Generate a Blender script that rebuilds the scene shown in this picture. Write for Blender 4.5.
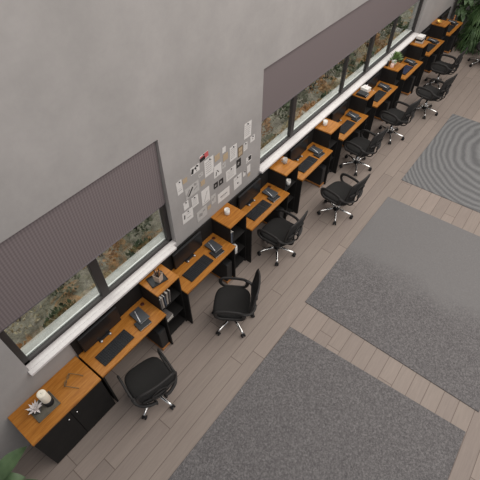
import bpy, bmesh, math, random
from mathutils import Vector, Matrix
S = bpy.context.scene
C = S.collection
for o in list(bpy.data.objects): bpy.data.objects.remove(o)
R = math.radians

# ------------------------------------------------------------------ camera, sky, light, exposure
cam = bpy.data.cameras.new('camera'); co = bpy.data.objects.new('camera', cam); C.objects.link(co)
cam.sensor_width = 36; cam.lens = 412.856 / 480 * 36; cam.clip_start = .05; cam.clip_end = 200
PITCH, YAW, ROLL = R(48.904), R(52.183), R(-.242)
fw = Vector((math.sin(YAW)*math.cos(PITCH), math.cos(YAW)*math.cos(PITCH), -math.sin(PITCH)))
rt = Vector((math.cos(YAW), -math.sin(YAW), 0)); up = rt.cross(fw)
r2 = rt*math.cos(ROLL) + up*math.sin(ROLL); u2 = -rt*math.sin(ROLL) + up*math.cos(ROLL)
M = Matrix((r2, u2, -fw)).transposed().to_4x4(); M.translation = Vector((-1.0773, -2.6838, 5.0057))
co.matrix_world = M
S.camera = co

w = bpy.data.worlds.new('overcast_sky'); S.world = w; w.use_nodes = True
wb = w.node_tree.nodes['Background']; wb.inputs[0].default_value = (.93, .95, 1.0, 1); wb.inputs[1].default_value = .42

def area(name, loc, rot, sx, sy, power, col):
    l = bpy.data.lights.new(name, 'AREA'); l.shape = 'RECTANGLE'; l.size = sx; l.size_y = sy
    l.energy = power; l.color = col
    o = bpy.data.objects.new(name, l); C.objects.link(o); o.location = loc; o.rotation_euler = rot
area('overhead_fill', (5.2, -3.6, 6.6), (0, 0, 0), 13, 4.5, 620, (1, .945, .89))  # unseen soft fill added overhead for downward shading; the room has no ceiling
area('garden_fill', (5.0, 4.2, 7.5), (R(-12), 0, 0), 24, 5, 1050, (1, .98, .94))  # extra area lamp added to brighten the garden behind the glass

S.view_settings.view_transform = 'Standard'; S.view_settings.look = 'None'
S.view_settings.exposure = 0.0; S.view_settings.gamma = 1; S.view_settings.use_curve_mapping = False

# ------------------------------------------------------------------ materials
def srgb(r, g, b):
    f = lambda c: (c/255/12.92 if c/255 <= .04045 else ((c/255+.055)/1.055)**2.4)
    return (f(r), f(g), f(b), 1)
def mat(name, col, rough=.6, metal=0, spec=.5):
    m = bpy.data.materials.new(name); m.use_nodes = True
    p = m.node_tree.nodes['Principled BSDF']
    p.inputs['Base Color'].default_value = col; p.inputs['Roughness'].default_value = rough
    p.inputs['Metallic'].default_value = metal; p.inputs['Specular IOR Level'].default_value = spec
    return m
class NT:
    def __init__(s, m): s.t = m.node_tree; s.p = s.t.nodes['Principled BSDF']
    def n(s, typ, **kw):
        x = s.t.nodes.new(typ)
        for k, v in kw.items():
            if k.startswith('_'): x.inputs[k[1:].replace('_', ' ')].default_value = v
            else: setattr(x, k, v)
        return x
    def l(s, a, b): s.t.links.new(a, b)
    def coord(s, scale=(1, 1, 1), rot=(0, 0, 0), which='Object'):
        c = s.n('ShaderNodeTexCoord'); mp = s.n('ShaderNodeMapping')
        mp.inputs['Scale'].default_value = scale; mp.inputs['Rotation'].default_value = rot
        s.l(c.outputs[which], mp.inputs['Vector']); return mp.outputs['Vector']
    def ramp(s, fac, stops):
        r = s.n('ShaderNodeValToRGB')
        while len(r.color_ramp.elements) > len(stops): r.color_ramp.elements.remove(r.color_ramp.elements[-1])
        while len(r.color_ramp.elements) < len(stops): r.color_ramp.elements.new(.5)
        for e, (p, c) in zip(r.color_ramp.elements, stops): e.position = p; e.color = c
        s.l(fac, r.inputs[0]); return r.outputs[0]
    def mix(s, fac, a, b, mode='MIX'):
        x = s.n('ShaderNodeMix', data_type='RGBA', blend_type=mode)
        for v, i in ((fac, 0), (a, 6), (b, 7)):
            if hasattr(v, 'links'): s.l(v, x.inputs[i])
            else: x.inputs[i].default_value = v
        return x.outputs[2]
    def math(s, op, a, b=0.):
        x = s.n('ShaderNodeMath', operation=op)
        for v, i in ((a, 0), (b, 1)):
            if hasattr(v, 'links'): s.l(v, x.inputs[i])
            else: x.inputs[i].default_value = v
        return x.outputs[0]
    def bump(s, h, st, dist=.01):
        b = s.n('ShaderNodeBump'); b.inputs['Strength'].default_value = st; b.inputs['Distance'].default_value = dist
        s.l(h, b.inputs['Height']); s.l(b.outputs[0], s.p.inputs['Normal'])

def noise_mat(name, stops, scale, rough=.7, stretch=(1, 1, 1), detail=5, bump=0, spec=.4):
    m = mat(name, stops[0][1], rough, spec=spec); t = NT(m)
    n = t.n('ShaderNodeTexNoise', _Scale=scale, _Detail=detail, _Roughness=.6)
    t.l(t.coord(stretch), n.inputs['Vector'])
    t.l(t.ramp(n.outputs[0], stops), t.p.inputs['Base Color'])
    if bump: t.bump(n.outputs[0], bump)
    return m

def wall_material():
    m = mat('painted_concrete', srgb(176, 171, 169), .85, spec=.2); t = NT(m)
    v = t.coord()
    n = t.n('ShaderNodeTexNoise', _Scale=1.1, _Detail=7, _Roughness=.62); t.l(v, n.inputs['Vector'])
    n2 = t.n('ShaderNodeTexNoise', _Scale=14, _Detail=5, _Roughness=.7); t.l(v, n2.inputs['Vector'])
    a = t.ramp(n.outputs[0], [(.3, srgb(164, 160, 157)), (.7, srgb(184, 179, 176))])
    b = t.ramp(n2.outputs[0], [(.3, srgb(196, 196, 196)), (.7, srgb(216, 216, 216))])
    t.l(t.mix(.35, a, t.mix(1., a, b, 'MULTIPLY')), t.p.inputs['Base Color'])
    t.bump(n2.outputs[0], .08)
    return m
def wood_material(name, dark, mid, light, rough=.42):
    m = mat(name, mid, rough, spec=.35); t = NT(m)
    v = t.coord((1.2, 14, 14))
    n = t.n('ShaderNodeTexNoise', _Scale=3.2, _Detail=6, _Roughness=.6, _Distortion=.6); t.l(v, n.inputs['Vector'])
    n2 = t.n('ShaderNodeTexNoise', _Scale=26, _Detail=4, _Roughness=.7); t.l(t.coord((.35, 6, 6)), n2.inputs['Vector'])
    a = t.ramp(n.outputs[0], [(.28, dark), (.5, mid), (.72, light)])
    b = t.ramp(n2.outputs[0], [(.3, (.82, .82, .82, 1)), (.7, (1.06, 1.06, 1.06, 1))])
    t.l(t.mix(1., a, b, 'MULTIPLY'), t.p.inputs['Base Color'])
    return m
def floor_material():
    # planks along X: 0.18 wide, 1.5 long, staggered by row
    m = mat('plank_floor', srgb(140, 126, 117), .55, spec=.3); t = NT(m)
    c = t.n('ShaderNodeTexCoord'); sp = t.n('ShaderNodeSeparateXYZ'); t.l(c.outputs['Object'], sp.inputs[0])
    row = t.math('DIVIDE', t.math('ADD', sp.outputs[1], 7.2 - .112), .1805)
    ri = t.math('FLOOR', row); rf = t.math('FRACT', row)
    wn = t.n('ShaderNodeTexWhiteNoise', noise_dimensions='1D'); t.l(ri, wn.inputs['W'])
    col = t.math('DIVIDE', t.math('ADD', t.math('ADD', sp.outputs[0], 30.), t.math('MULTIPLY', wn.outputs[0], 2.3)), 2.3)
    ci = t.math('FLOOR', col); cf = t.math('FRACT', col)
    cb = t.n('ShaderNodeCombineXYZ'); t.l(ri, cb.inputs[0]); t.l(ci, cb.inputs[1])
    w2 = t.n('ShaderNodeTexWhiteNoise', noise_dimensions='2D'); t.l(cb.outputs[0], w2.inputs['Vector'])
    base = t.ramp(w2.outputs[0], [(0, srgb(139, 127, 119)), (.5, srgb(144, 132, 123)), (1, srgb(150, 137, 128))])
    g = t.n('ShaderNodeTexNoise', _Scale=5, _Detail=6, _Roughness=.65, _Distortion=.4)
    off = t.n('ShaderNodeVectorMath', operation='ADD'); t.l(t.coord((.7, 9, 1)), off.inputs[0]); t.l(w2.outputs[1], off.inputs[1])
    t.l(off.outputs[0], g.inputs['Vector'])
    base = t.mix(1., base, t.ramp(g.outputs[0], [(.3, (.9, .9, .9, 1)), (.7, (1.07, 1.07, 1.07, 1))]), 'MULTIPLY')
    e1 = t.math('LESS_THAN', t.math('ABSOLUTE', t.math('SUBTRACT', rf, .5)), .478)   # 1 inside the plank
    e2 = t.math('LESS_THAN', t.math('ABSOLUTE', t.math('SUBTRACT', cf, .5)), .498)
    inside = t.math('MULTIPLY', e1, e2)
    t.l(t.mix(inside, srgb(110, 97, 89), base), t.p.inputs['Base Color'])
    t.bump(inside, .25, .004)
    return m
def rug_material(name, kind):
    m = mat(name, srgb(110, 109, 109), .95, spec=.1); t = NT(m)
    v = t.coord()
    n = t.n('ShaderNodeTexNoise', _Scale=48, _Detail=3, _Roughness=.75); t.l(v, n.inputs['Vector'])
    n3 = t.n('ShaderNodeTexNoise', _Scale=130, _Detail=2, _Roughness=.7); t.l(v, n3.inputs['Vector'])
    n2 = t.n('ShaderNodeTexNoise', _Scale=1.3, _Detail=2); t.l(v, n2.inputs['Vector'])
    f = t.math('ADD', t.math('MULTIPLY', n.outputs[0], .6), t.math('MULTIPLY', n3.outputs[0], .4))
    sp = t.ramp(f, [(.34, srgb(78, 76, 77)), (.5, srgb(106, 103, 103)), (.66, srgb(138, 135, 134))])
    if kind == 'speckle': base = sp
    elif kind == 'half':     # the far two fifths of this rug are woven plain and paler
        s = t.n('ShaderNodeSeparateXYZ'); t.l(v, s.inputs[0])
        wob = t.math('ADD', s.outputs[0], t.math('MULTIPLY', t.math('SUBTRACT', n2.outputs[0], .5), .9))
        fac = t.n('ShaderNodeMapRange'); fac.inputs['From Min'].default_value = -.45; fac.inputs['From Max'].default_value = .05
        t.l(wob, fac.inputs['Value'])
        base = t.mix(fac.outputs[0], sp, t.mix(.22, srgb(124, 122, 121), sp))
    else:                    # rippled weave
        mp = t.n('ShaderNodeMapping'); mp.inputs['Location'].default_value = (-0.446, -0.066, 0); mp.inputs['Scale'].default_value = (.8, 1.25, 0)
        t.l(v, mp.inputs[0]); ln = t.n('ShaderNodeVectorMath', operation='LENGTH'); t.l(mp.outputs[0], ln.inputs[0])
        r2_ = t.math('MULTIPLY', t.math('MULTIPLY', ln.outputs['Value'], ln.outputs['Value']), 21.)
        ph = t.math('ADD', r2_, t.math('MULTIPLY', n2.outputs[0], 11.))
        wv = t.math('ADD', t.math('MULTIPLY', t.math('SINE', ph), .5), .5)
        rr = t.ramp(wv, [(.05, srgb(104, 105, 106)), (.95, srgb(136, 137, 137))])
        st = t.n('ShaderNodeTexWave', bands_direction='X', _Scale=9, _Distortion=.3); t.l(v, st.inputs['Vector'])
        sr = t.ramp(st.outputs[0], [(.2, (.82, .82, .82, 1)), (.8, (1.12, 1.12, 1.12, 1))])
        base = t.mix(1., t.mix(.3, rr, sp), sr, 'MULTIPLY')
    t.l(base, t.p.inputs['Base Color'])
    t.bump(n.outputs[0], .3)
    return m
def blind_material(name, sx, sz, amt):
    m = mat(name, srgb(120, 110, 114), .9, spec=.1); t = NT(m)
    v = t.coord()
    a = t.n('ShaderNodeTexWave', bands_direction='X', wave_profile='SIN', _Scale=sx, _Distortion=.0); t.l(v, a.inputs['Vector'])
    b = t.n('ShaderNodeTexWave', bands_direction='Z', _Scale=sz, _Distortion=.0); t.l(v, b.inputs['Vector'])
    f = t.math('ADD', t.math('MULTIPLY', a.outputs[0], .7), t.math('MULTIPLY', b.outputs[0], .3))
    c1 = srgb(123, 113, 113); k1 = 1 - amt; k2 = 1 + amt
    t.l(t.ramp(f, [(.1, (c1[0]*k1, c1[1]*k1, c1[2]*k1, 1)), (.9, (c1[0]*k2, c1[1]*k2, c1[2]*k2, 1))]), t.p.inputs['Base Color'])
    return m
def glass_material():
    m = bpy.data.materials.new('window_glass'); m.use_nodes = True; t = m.node_tree
    for n in list(t.nodes): t.nodes.remove(n)
    out = t.nodes.new('ShaderNodeOutputMaterial'); mx = t.nodes.new('ShaderNodeMixShader')
    tr = t.nodes.new('ShaderNodeBsdfTransparent'); gl = t.nodes.new('ShaderNodeBsdfGlossy'); fr = t.nodes.new('ShaderNodeLayerWeight'); sc = t.nodes.new('ShaderNodeMath'); sc.operation = 'MULTIPLY_ADD'; sc.inputs[1].default_value = .35; sc.inputs[2].default_value = .02
    tr.inputs[0].default_value = (.9, .92, .91, 1); gl.inputs['Roughness'].default_value = .02; fr.inputs[0].default_value = .15
    t.links.new(fr.outputs[1], sc.inputs[0]); t.links.new(sc.outputs[0], mx.inputs[0]); t.links.new(tr.outputs[0], mx.inputs[1]); t.links.new(gl.outputs[0], mx.inputs[2])
    t.links.new(mx.outputs[0], out.inputs[0]); return m
def mesh_fabric():
    m = mat('chair_mesh', srgb(38, 38, 38), .8); t = NT(m)
    out = [n for n in t.t.nodes if n.type == 'OUTPUT_MATERIAL'][0]
    tr = t.n('ShaderNodeBsdfTransparent'); mx = t.n('ShaderNodeMixShader'); mx.inputs[0].default_value = .88
    t.l(tr.outputs[0], mx.inputs[1]); t.l(t.p.outputs[0], mx.inputs[2]); t.l(mx.outputs[0], out.inputs[0])
    return m
W = dict(
    wall=wall_material(), floor=floor_material(),
    wood=wood_material('honey_wood', srgb(142, 86, 28), srgb(171, 110, 42), srgb(186, 128, 58)),
    ground_wood=wood_material('stand_wood', srgb(150, 96, 50), srgb(176, 118, 66), srgb(190, 132, 80)),
    black=noise_mat('black_laminate', [(.3, srgb(31, 30, 29)), (.7, srgb(37, 35, 34))], 8, .7, spec=.2),
    screen=mat('screen_glass', srgb(28, 29, 31), .3, spec=.35),
    plastic=mat('black_plastic', srgb(32, 32, 33), .55, spec=.35),
    key=mat('key_plastic', srgb(38, 39, 42), .6, spec=.35), navy=mat('navy_key', srgb(40, 48, 78), .55),
    silver=mat('silver_metal', srgb(190, 190, 192), .35, .8), chrome=mat('chrome', srgb(225, 224, 222), .16, 1.0),
    fabric=noise_mat('black_fabric', [(.3, srgb(28, 27, 26)), (.7, srgb(38, 37, 36))], 220, .9, bump=.2),
    frame_grey=mat('charcoal_plastic', srgb(48, 46, 45), .6, spec=.35), mesh=mesh_fabric(),
    sill=noise_mat('white_sill', [(.35, srgb(205, 200, 198)), (.65, srgb(215, 210, 208))], 40, .6),
    frame=mat('dark_aluminium', srgb(50, 46, 45), .5, .1), glass=glass_material(),
    bead=mat('white_bead', srgb(226, 226, 222), .5),
    stone=noise_mat('ledge_stone', [(.3, srgb(150, 149, 144)), (.7, srgb(178, 177, 171))], 9, .9),
    blind=blind_material('ribbed_blind', 10.5, 11., .17), blind_b=blind_material('plain_blind', 9, 9, .05),
    bar=mat('blind_bar', srgb(104, 97, 100), .6),
    grey_note=mat('grey_cover', srgb(66, 68, 71), .5), black_note=mat('black_cover', srgb(33, 34, 36), .5),
    page=mat('page_edges', srgb(214, 210, 202), .8), white=mat('white_ceramic', srgb(222, 218, 212), .35),
    gold=mat('brass', srgb(214, 176, 96), .35, .6), tray=noise_mat('slate_tray', [(.3, srgb(92, 88, 78)), (.7, srgb(108, 103, 92))], 12, .6),
    wax=mat('candle_wax', srgb(232, 224, 206), .6), petal=mat('white_petal', srgb(236, 230, 228), .7),
    beige=mat('beige_holder', srgb(190, 170, 152), .7), maroon=mat('grommet_plastic', srgb(72, 32, 22), .5),
    pen_silver=mat('pen_silver', srgb(226, 226, 228), .35, .2),
    tan=noise_mat('kraft_paper', [(.3, srgb(172, 150, 124)), (.7, srgb(188, 168, 140))], 60, .9),
    paper=noise_mat('white_paper', [(.3, srgb(212, 208, 204)), (.7, srgb(222, 218, 214))], 30, .9),
    paper_g=noise_mat('grey_print', [(.3, srgb(178, 174, 170)), (.7, srgb(194, 190, 186))], 30, .9),
    ink=mat('black_ink', srgb(38, 34, 33), .8), ink_g=mat('grey_ink', srgb(150, 146, 143), .8), red=mat('rose_ink', srgb(196, 92, 92), .8),
    ink_m=mat('brown_ink', srgb(110, 92, 66), .8),
    leaf=noise_mat('leaf_green', [(.3, srgb(66, 88, 58)), (.7, srgb(98, 120, 84))], 6, .5),
    leaf_light=noise_mat('light_leaf', [(.3, srgb(92, 118, 66)), (.7, srgb(130, 152, 96))], 8, .5),
    leaf_d=noise_mat('palm_green', [(.3, srgb(46, 72, 42)), (.7, srgb(84, 110, 64))], 5, .55),
    pot=mat('pot_glaze', srgb(70, 68, 66), .5), soil=noise_mat('potting_soil', [(.3, srgb(44, 34, 28)), (.7, srgb(64, 52, 42))], 60, .95),
    pink=mat('pink_wax', srgb(222, 190, 176), .6), spine_b=mat('slate_spine', srgb(86, 92, 104), .7), spine_w=mat('cream_spine', srgb(156, 146, 136), .8), spine_g=mat('grey_spine', srgb(108, 102, 99), .8),
)

# ------------------------------------------------------------------ mesh builder
class MB:
    def __init__(s): s.bm = bmesh.new()
    def _mark(s, n0, mi, smooth):
        s.bm.faces.ensure_lookup_table()
        for f in s.bm.faces[n0:]: f.material_index = mi; f.smooth = smooth
    def add(s, other, mi, smooth, mtx=None):
        me = bpy.data.meshes.new('t'); other.to_mesh(me); other.free()
        if mtx: me.transform(mtx)
        n0 = len(s.bm.faces); s.bm.from_mesh(me); bpy.data.meshes.remove(me); s._mark(n0, mi, smooth); return s
    def box(s, x0, x1, y0, y1, z0, z1, bev=0, mi=0, seg=1, mtx=None):
        b = bmesh.new(); bmesh.ops.create_cube(b, size=1)
        for v in b.verts: v.co = Vector(((x0+x1)/2 + v.co.x*(x1-x0), (y0+y1)/2 + v.co.y*(y1-y0), (z0+z1)/2 + v.co.z*(z1-z0)))
        if bev: bmesh.ops.bevel(b, geom=b.edges[:], offset=bev, segments=seg, affect='EDGES', profile=.5)
        return s.add(b, mi, False, mtx)
    def lathe(s, prof, seg=20, mi=0, smooth=True, mtx=None):
        b = bmesh.new(); rings = []
        for r, z in prof:
            if r < 1e-6: rings.append([b.verts.new((0, 0, z))])
            else: rings.append([b.verts.new((r*math.cos(2*math.pi*i/seg), r*math.sin(2*math.pi*i/seg), z)) for i in range(seg)])
        for a, c in zip(rings, rings[1:]):
            for i in range(seg):
                j = (i+1) % seg
                if len(a) == 1 and len(c) == 1: continue
                if len(a) == 1: b.faces.new((a[0], c[i], c[j]))
                elif len(c) == 1: b.faces.new((a[i], c[0], a[j]))
                else: b.faces.new((a[i], c[i], c[j], a[j]))
        bmesh.ops.recalc_face_normals(b, faces=b.faces[:])
        return s.add(b, mi, smooth, mtx)
    def tube(s, pts, r, closed=False, seg=8, mi=0, up=(0, 0, 1), r2=None, mtx=None, smooth=True):
        """sweep an ellipse along pts; r may be a list (taper); r2 = second half-width"""
        b = bmesh.new(); pts = [Vector(p) for p in pts]; n = len(pts); rings = []
        for i, p in enumerate(pts):
            a = pts[(i-1) % n] if closed or i > 0 else p; c = pts[(i+1) % n] if closed or i < n-1 else p
            t = (c-a).normalized(); u = Vector(up)
            if abs(t.dot(u)) > .97: u = Vector((1, 0, 0)) if abs(t.x) < .9 else Vector((0, 1, 0))
            e1 = t.cross(u).normalized(); e2 = e1.cross(t).normalized()
            ra = r[i] if isinstance(r, (list, tuple)) else r; rb = ra if r2 is None else r2*(ra/(r[0] if isinstance(r, (list, tuple)) else r))
            rings.append([b.verts.new(p + e1*ra*math.cos(2*math.pi*k/seg) + e2*rb*math.sin(2*math.pi*k/seg)) for k in range(seg)])
        m = n if closed else n-1
        for i in range(m):
            a, c = rings[i], rings[(i+1) % n]
            for k in range(seg): b.faces.new((a[k], a[(k+1) % seg], c[(k+1) % seg], c[k]))
        if not closed: b.faces.new(rings[0]); b.faces.new(rings[-1])
        bmesh.ops.recalc_face_normals(b, faces=b.faces[:])
        return s.add(b, mi, smooth, mtx)
    def cyl(s, p, q, r, seg=14, mi=0): return s.tube([p, q], r, seg=seg, mi=mi)
    def build(s, name, mats, parent=None, loc=None, rot=None):
        me = bpy.data.meshes.new(name); s.bm.to_mesh(me); s.bm.free()
        for m in (mats if isinstance(mats, (list, tuple)) else [mats]): me.materials.append(W[m] if isinstance(m, str) else m)
        o = bpy.data.objects.new(name, me); C.objects.link(o)
        if parent: o.parent = parent
        if loc: o.location = loc
        if rot: o.rotation_euler = rot
        return o
def tag(o, label, cat, group=None, kind=None):
    if label: o['label'] = label
    if cat: o['category'] = cat
    if group: o['group'] = group
    if kind: o['kind'] = kind
    return o
def thing(name, label, cat, loc=(0, 0, 0), rz=0, group=None):
    o = bpy.data.objects.new(name, None); C.objects.link(o); o.location = loc; o.rotation_euler = (0, 0, rz)
    o.empty_display_size = .1
    return tag(o, label, cat, group)
def dup(o, loc=None, rz=None, label=None, parent=None, group=None):
    c = o.copy(); C.objects.link(c)
    if parent: c.parent = parent
    if loc is not None: c.location = loc
    if rz is not None: c.rotation_euler = (0, 0, rz)
    if label: c['label'] = label
    if group: c['group'] = group
    for ch in list(o.children): dup(ch, parent=c)
    return c
def spline(pts, n=6, closed=False):
    P = [Vector(p) for p in pts]; out = []; m = len(P)
    for i in range(m if closed else m-1):
        g = lambda k: P[k % m] if closed else P[max(0, min(m-1, k))]
        p0, p1, p2, p3 = g(i-1), g(i), g(i+1), g(i+2)
        for j in range(n):
            t = j/n
            out.append(.5*((2*p1) + (p2-p0)*t + (2*p0-5*p1+4*p2-p3)*t*t + (3*p1-p0-3*p2+p3)*t**3))
    if not closed: out.append(P[-1])
    return out
ORD = ['first', 'second', 'third', 'fourth', 'fifth', 'sixth', 'seventh', 'eighth', 'ninth']

# ------------------------------------------------------------------ the room
XE = 11.88; TH = .225
W1 = (-1.0, 1.087); W2 = (2.858, 8.80); ZB, ZT, ZH = 1.085, 2.64, 6.0
tag(MB().box(-5, XE+.3, -8, TH, -.12, 0).build('floor', 'floor'), 'grey brown plank floor', None, kind='structure')
b = MB()
b.box(-5, XE+.3, 0, TH, 0, ZB).box(-5, XE+.3, 0, TH, ZT, ZH)
b.box(-5, W1[0], 0, TH, ZB, ZT).box(W1[1], W2[0], 0, TH, ZB, ZT).box(W2[1], XE+.3, 0, TH, ZB, ZT)
tag(b.build('wall_back', 'wall'), 'plain grey plastered wall with two windows', None, kind='structure')
tag(MB().box(XE, XE+.2, -8, 0, 0, ZH).build('wall_right', 'wall'), 'grey end wall behind the tall plants', None, kind='structure')
tag(MB().box(W2[1]+.05, XE, -.012, -.001, .0, .08).build('baseboard_back', 'wall'), None, None, kind='structure')

def window(n, x0, x1, mull, label):
    r = thing('window_%d' % n, label, None, ((x0+x1)/2, 0, ZB)); del_cat = r; r['kind'] = 'structure'
    cx = (x0+x1)/2; y0, y1 = .065, .125; zb, zt = ZB, ZT - ZB
    f = MB(); X0, X1 = x0-cx, x1-cx
    f.box(X0, X1, y0, .112, .035, .08, .004); f.box(X0, X1, y0, y1, zt-.07, zt, .006)
    f.box(X0, X0+.065, y0, y1, .035, zt, .006); f.box(X1-.065, X1, y0, y1, .035, zt, .006)
    for mx, hw in mull: f.box(mx-cx-hw, mx-cx+hw, y0, y1, .07, zt-.03, .006)
    f.build('window_frame', 'frame', r)
    s = MB(); s.box(X0-.02, X1-.055 if n == 1 else X1, -.06, -.0005, 0.0, .035, .004); s.box(X0+.002, X1-.002, -.001, .075, .0, .035)
    s.build('window_sill', 'sill', r)
    edges = [x0+.065] + [v for mx, hw in mull for v in (mx-hw, mx+hw)] + [x1-.065]
    for a, c in zip(edges[::2], edges[1::2]):
        MB().box(a-cx, c-cx, .09, .096, .075, zt-.06).build('pane', 'glass', r)
        bd = MB(); bd.box(a-cx, c-cx, .113, .127, .066, .092); bd.build('glazing_bead', 'bead', r)
    MB().box(X0+.002, X1-.002, .128, TH+.02, .0, .068).build('outer_ledge', 'stone', r)
    return r
window(1, W1[0], W1[1], [(.042, .052)], 'two pane dark framed window beside the pinned papers, left')
window(2, W2[0], W2[1], [(3.81, .05), (5.46, .032), (6.44, .05), (7.45, .035)], 'long dark framed window with five panes')

def blind(x0, x1, z0, m, label):
    r = thing('roller_blind', label, 'blind', ((x0+x1)/2, .03, z0), 0, 'roller blinds')
    hw = (x1-x0)/2; h = ZT - z0 - .004
    b = bmesh.new(); nz = 8
    f = [[(-hw, y, z), (hw, y, z)] for y, z in [(.022 - .02*k/nz, h*k/nz) for k in range(nz+1)]]
    bk = [[(x, y+.006, z) for x, y, z in row] for row in f]
    V = [[b.verts.new(p) for p in row] for row in f]; K = [[b.verts.new(p) for p in row] for row in bk]
    for i in range(nz):
        b.faces.new((V[i][0], V[i][1], V[i+1][1], V[i+1][0])); b.faces.new((K[i][1], K[i][0], K[i+1][0], K[i+1][1]))
        b.faces.new((V[i][0], V[i+1][0], K[i+1][0], K[i][0])); b.faces.new((V[i][1], K[i][1], K[i+1][1], V[i+1][1]))
    b.faces.new((V[0][0], K[0][0], K[0][1], V[0][1])); b.faces.new((V[nz][0], V[nz][1], K[nz][1], K[nz][0]))
    MB().add(b, 0, False).build('blind_fabric', m, r)
    MB().tube([(-hw, .025, -.004), (hw, .025, -.004)], .008, seg=8).build('bottom_bar', 'bar', r)
    return r
blind(W1[0]+.012, W1[1]-.012, 1.775, 'blind', 'mauve grey ribbed roller blind over the shorter left window')
blind(W2[0]+.012, W2[1]-.012, 1.875, 'blind_b', 'mauve grey plain roller blind over the long window')

# ------------------------------------------------------------------ garden beyond the glass
random.seed(4)
def garden_material():
    m = mat('garden_litter', srgb(120, 112, 92), .95, spec=.1); t = NT(m); v = t.coord()
    a = t.n('ShaderNodeTexNoise', _Scale=1.5, _Detail=6, _Roughness=.65, _Distortion=.8); t.l(v, a.inputs['Vector'])
    c = t.n('ShaderNodeTexNoise', _Scale=9, _Detail=5, _Roughness=.7, _Distortion=1.); t.l(v, c.inputs['Vector'])
    p = t.ramp(a.outputs[0], [(.33, srgb(104, 110, 92)), (.43, srgb(166, 160, 146)), (.53, srgb(150, 146, 128)), (.58, srgb(178, 142, 106)), (.68, srgb(128, 128, 108))])
    q = t.ramp(c.outputs[0], [(.32, (.5, .5, .48, 1)), (.55, (1, 1, 1, 1)), (.7, (1.3, 1.28, 1.2, 1))])
    t.l(t.mix(1., p, q, 'MULTIPLY'), t.p.inputs['Base Color']); t.bump(c.outputs[0], .8, .05); return m
W['garden'] = garden_material()
g = bmesh.new(); nx, ny = 90, 24; vv = []
for i in range(nx+1):
    row = []
    for j in range(ny+1):
        x = -6 + 26*i/nx; y = TH + .02 + 6*j/ny
        row.append(g.verts.new((x, y, -.35 + .10*y*.5 + .07*math.sin(2.1*x+y) * math.sin(1.7*y) + random.uniform(-.03, .03))))
    vv.append(row)
for i in range(nx):
    for j in range(ny): g.faces.new((vv[i][j], vv[i+1][j], vv[i+1][j+1], vv[i][j+1]))
tag(MB().add(g, 0, True).build('garden_ground', 'garden'), 'rough garden ground outside the windows', None, kind='structure')
SHM = [noise_mat('shrub_'+n, [(.3, srgb(*a)), (.7, srgb(*c))], 5, .8) for n, a, c in
       [('grey_green', (92, 104, 84), (142, 148, 122)), ('russet', (160, 118, 76), (200, 162, 118)), ('dark_green', (62, 76, 56), (104, 116, 84)), ('straw', (176, 164, 134), (210, 198, 168))]]
def shrub(mi, seed):
    rnd = random.Random(seed); b = bmesh.new()
    for k in range(330):
        th = rnd.uniform(0, 2*math.pi); ph = math.acos(rnd.uniform(-.1, 1)); rr = .36*rnd.uniform(.5, 1)**.5
        p = Vector((rr*math.sin(ph)*math.cos(th), rr*math.sin(ph)*math.sin(th), .08 + .95*rr*math.cos(ph)))
        d = (p - Vector((0, 0, -.1))).normalized() + Vector((rnd.uniform(-.6, .6), rnd.uniform(-.6, .6), rnd.uniform(-.4, .6)))
        d.normalize(); s = d.cross(Vector((rnd.uniform(-1, 1), rnd.uniform(-1, 1), rnd.uniform(-1, 1)))).normalized()
        L = rnd.uniform(.05, .10); wd = L*.33
        a, e = p - d*L*.5, p + d*L*.5
        nrm = d.cross(s)*.008
        q = [b.verts.new(x) for x in (a, p - s*wd + nrm, e, p + s*wd + nrm)]; b.faces.new(q)
    o = MB().add(b, 0, False).build('foliage', SHM[mi]); 
    st = MB()
    for k in range(5):
        a = k*1.3; st.tube([(0, 0, -.12), (.06*math.cos(a), .06*math.sin(a), .08), (.16*math.cos(a), .16*math.sin(a), .26)], [.014, .01, .004], seg=5)
    return o, st.build('stem', 'soil')
SHN = ['grey green', 'russet', 'dark green', 'straw coloured']
protos = [shrub(i, 10+i) for i in range(4)]
first = [True]*4
PANES = ['left pane of the shorter window', 'right pane of the shorter window', 'leftmost pane of the long window', 'second pane of the long window',
         'third pane of the long window', 'fourth pane of the long window', 'last pane of the long window']
seen = {}
SPOTS = []
for row, (x0, y, seq) in enumerate([(-1.0, 1.0, [(1, 0), (2, 0), (3, 1), (2, 1), (0, 1)]), (-.62, 1.75, [(3, 0), (0, 0), (1, 1), (0, 1), (3, 1)]),
        (4.1, 1.0, [(2, 2), (0, 2), (3, 3), (1, 3), (2, 3), (3, 4), (0, 4), (2, 5), (1, 5), (3, 6), (2, 6), (0, 6)]),
        (4.5, 1.75, [(3, 2), (1, 2), (0, 3), (2, 3), (1, 4), (2, 4), (0, 5), (3, 5), (1, 6), (0, 6), (2, 6)])]):
    for k, (mi, pane) in enumerate(seq): SPOTS.append((x0 + .76*k, y + .0*k, mi, (.92, 1., .86, .97)[(k+row) % 4], pane))
for x, y, mi, s, pane in SPOTS:
    n = seen.get((mi, pane), 0); seen[(mi, pane)] = n+1
    r = thing('garden_shrub', '%s low shrub outside, seen through the %s' % (SHN[mi], PANES[pane]) + ('' if n == 0 else ', further one'), 'shrub',
              (x, y, -.32 + .05*y), random.uniform(0, 6), 'shrubs outside the windows')
    r.scale = (s, s, s*1.05)
    for o in protos[mi]:
        if first[mi]: o.parent = r
        else:
            c = o.copy(); C.objects.link(c); c.parent = r
    first[mi] = False

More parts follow.
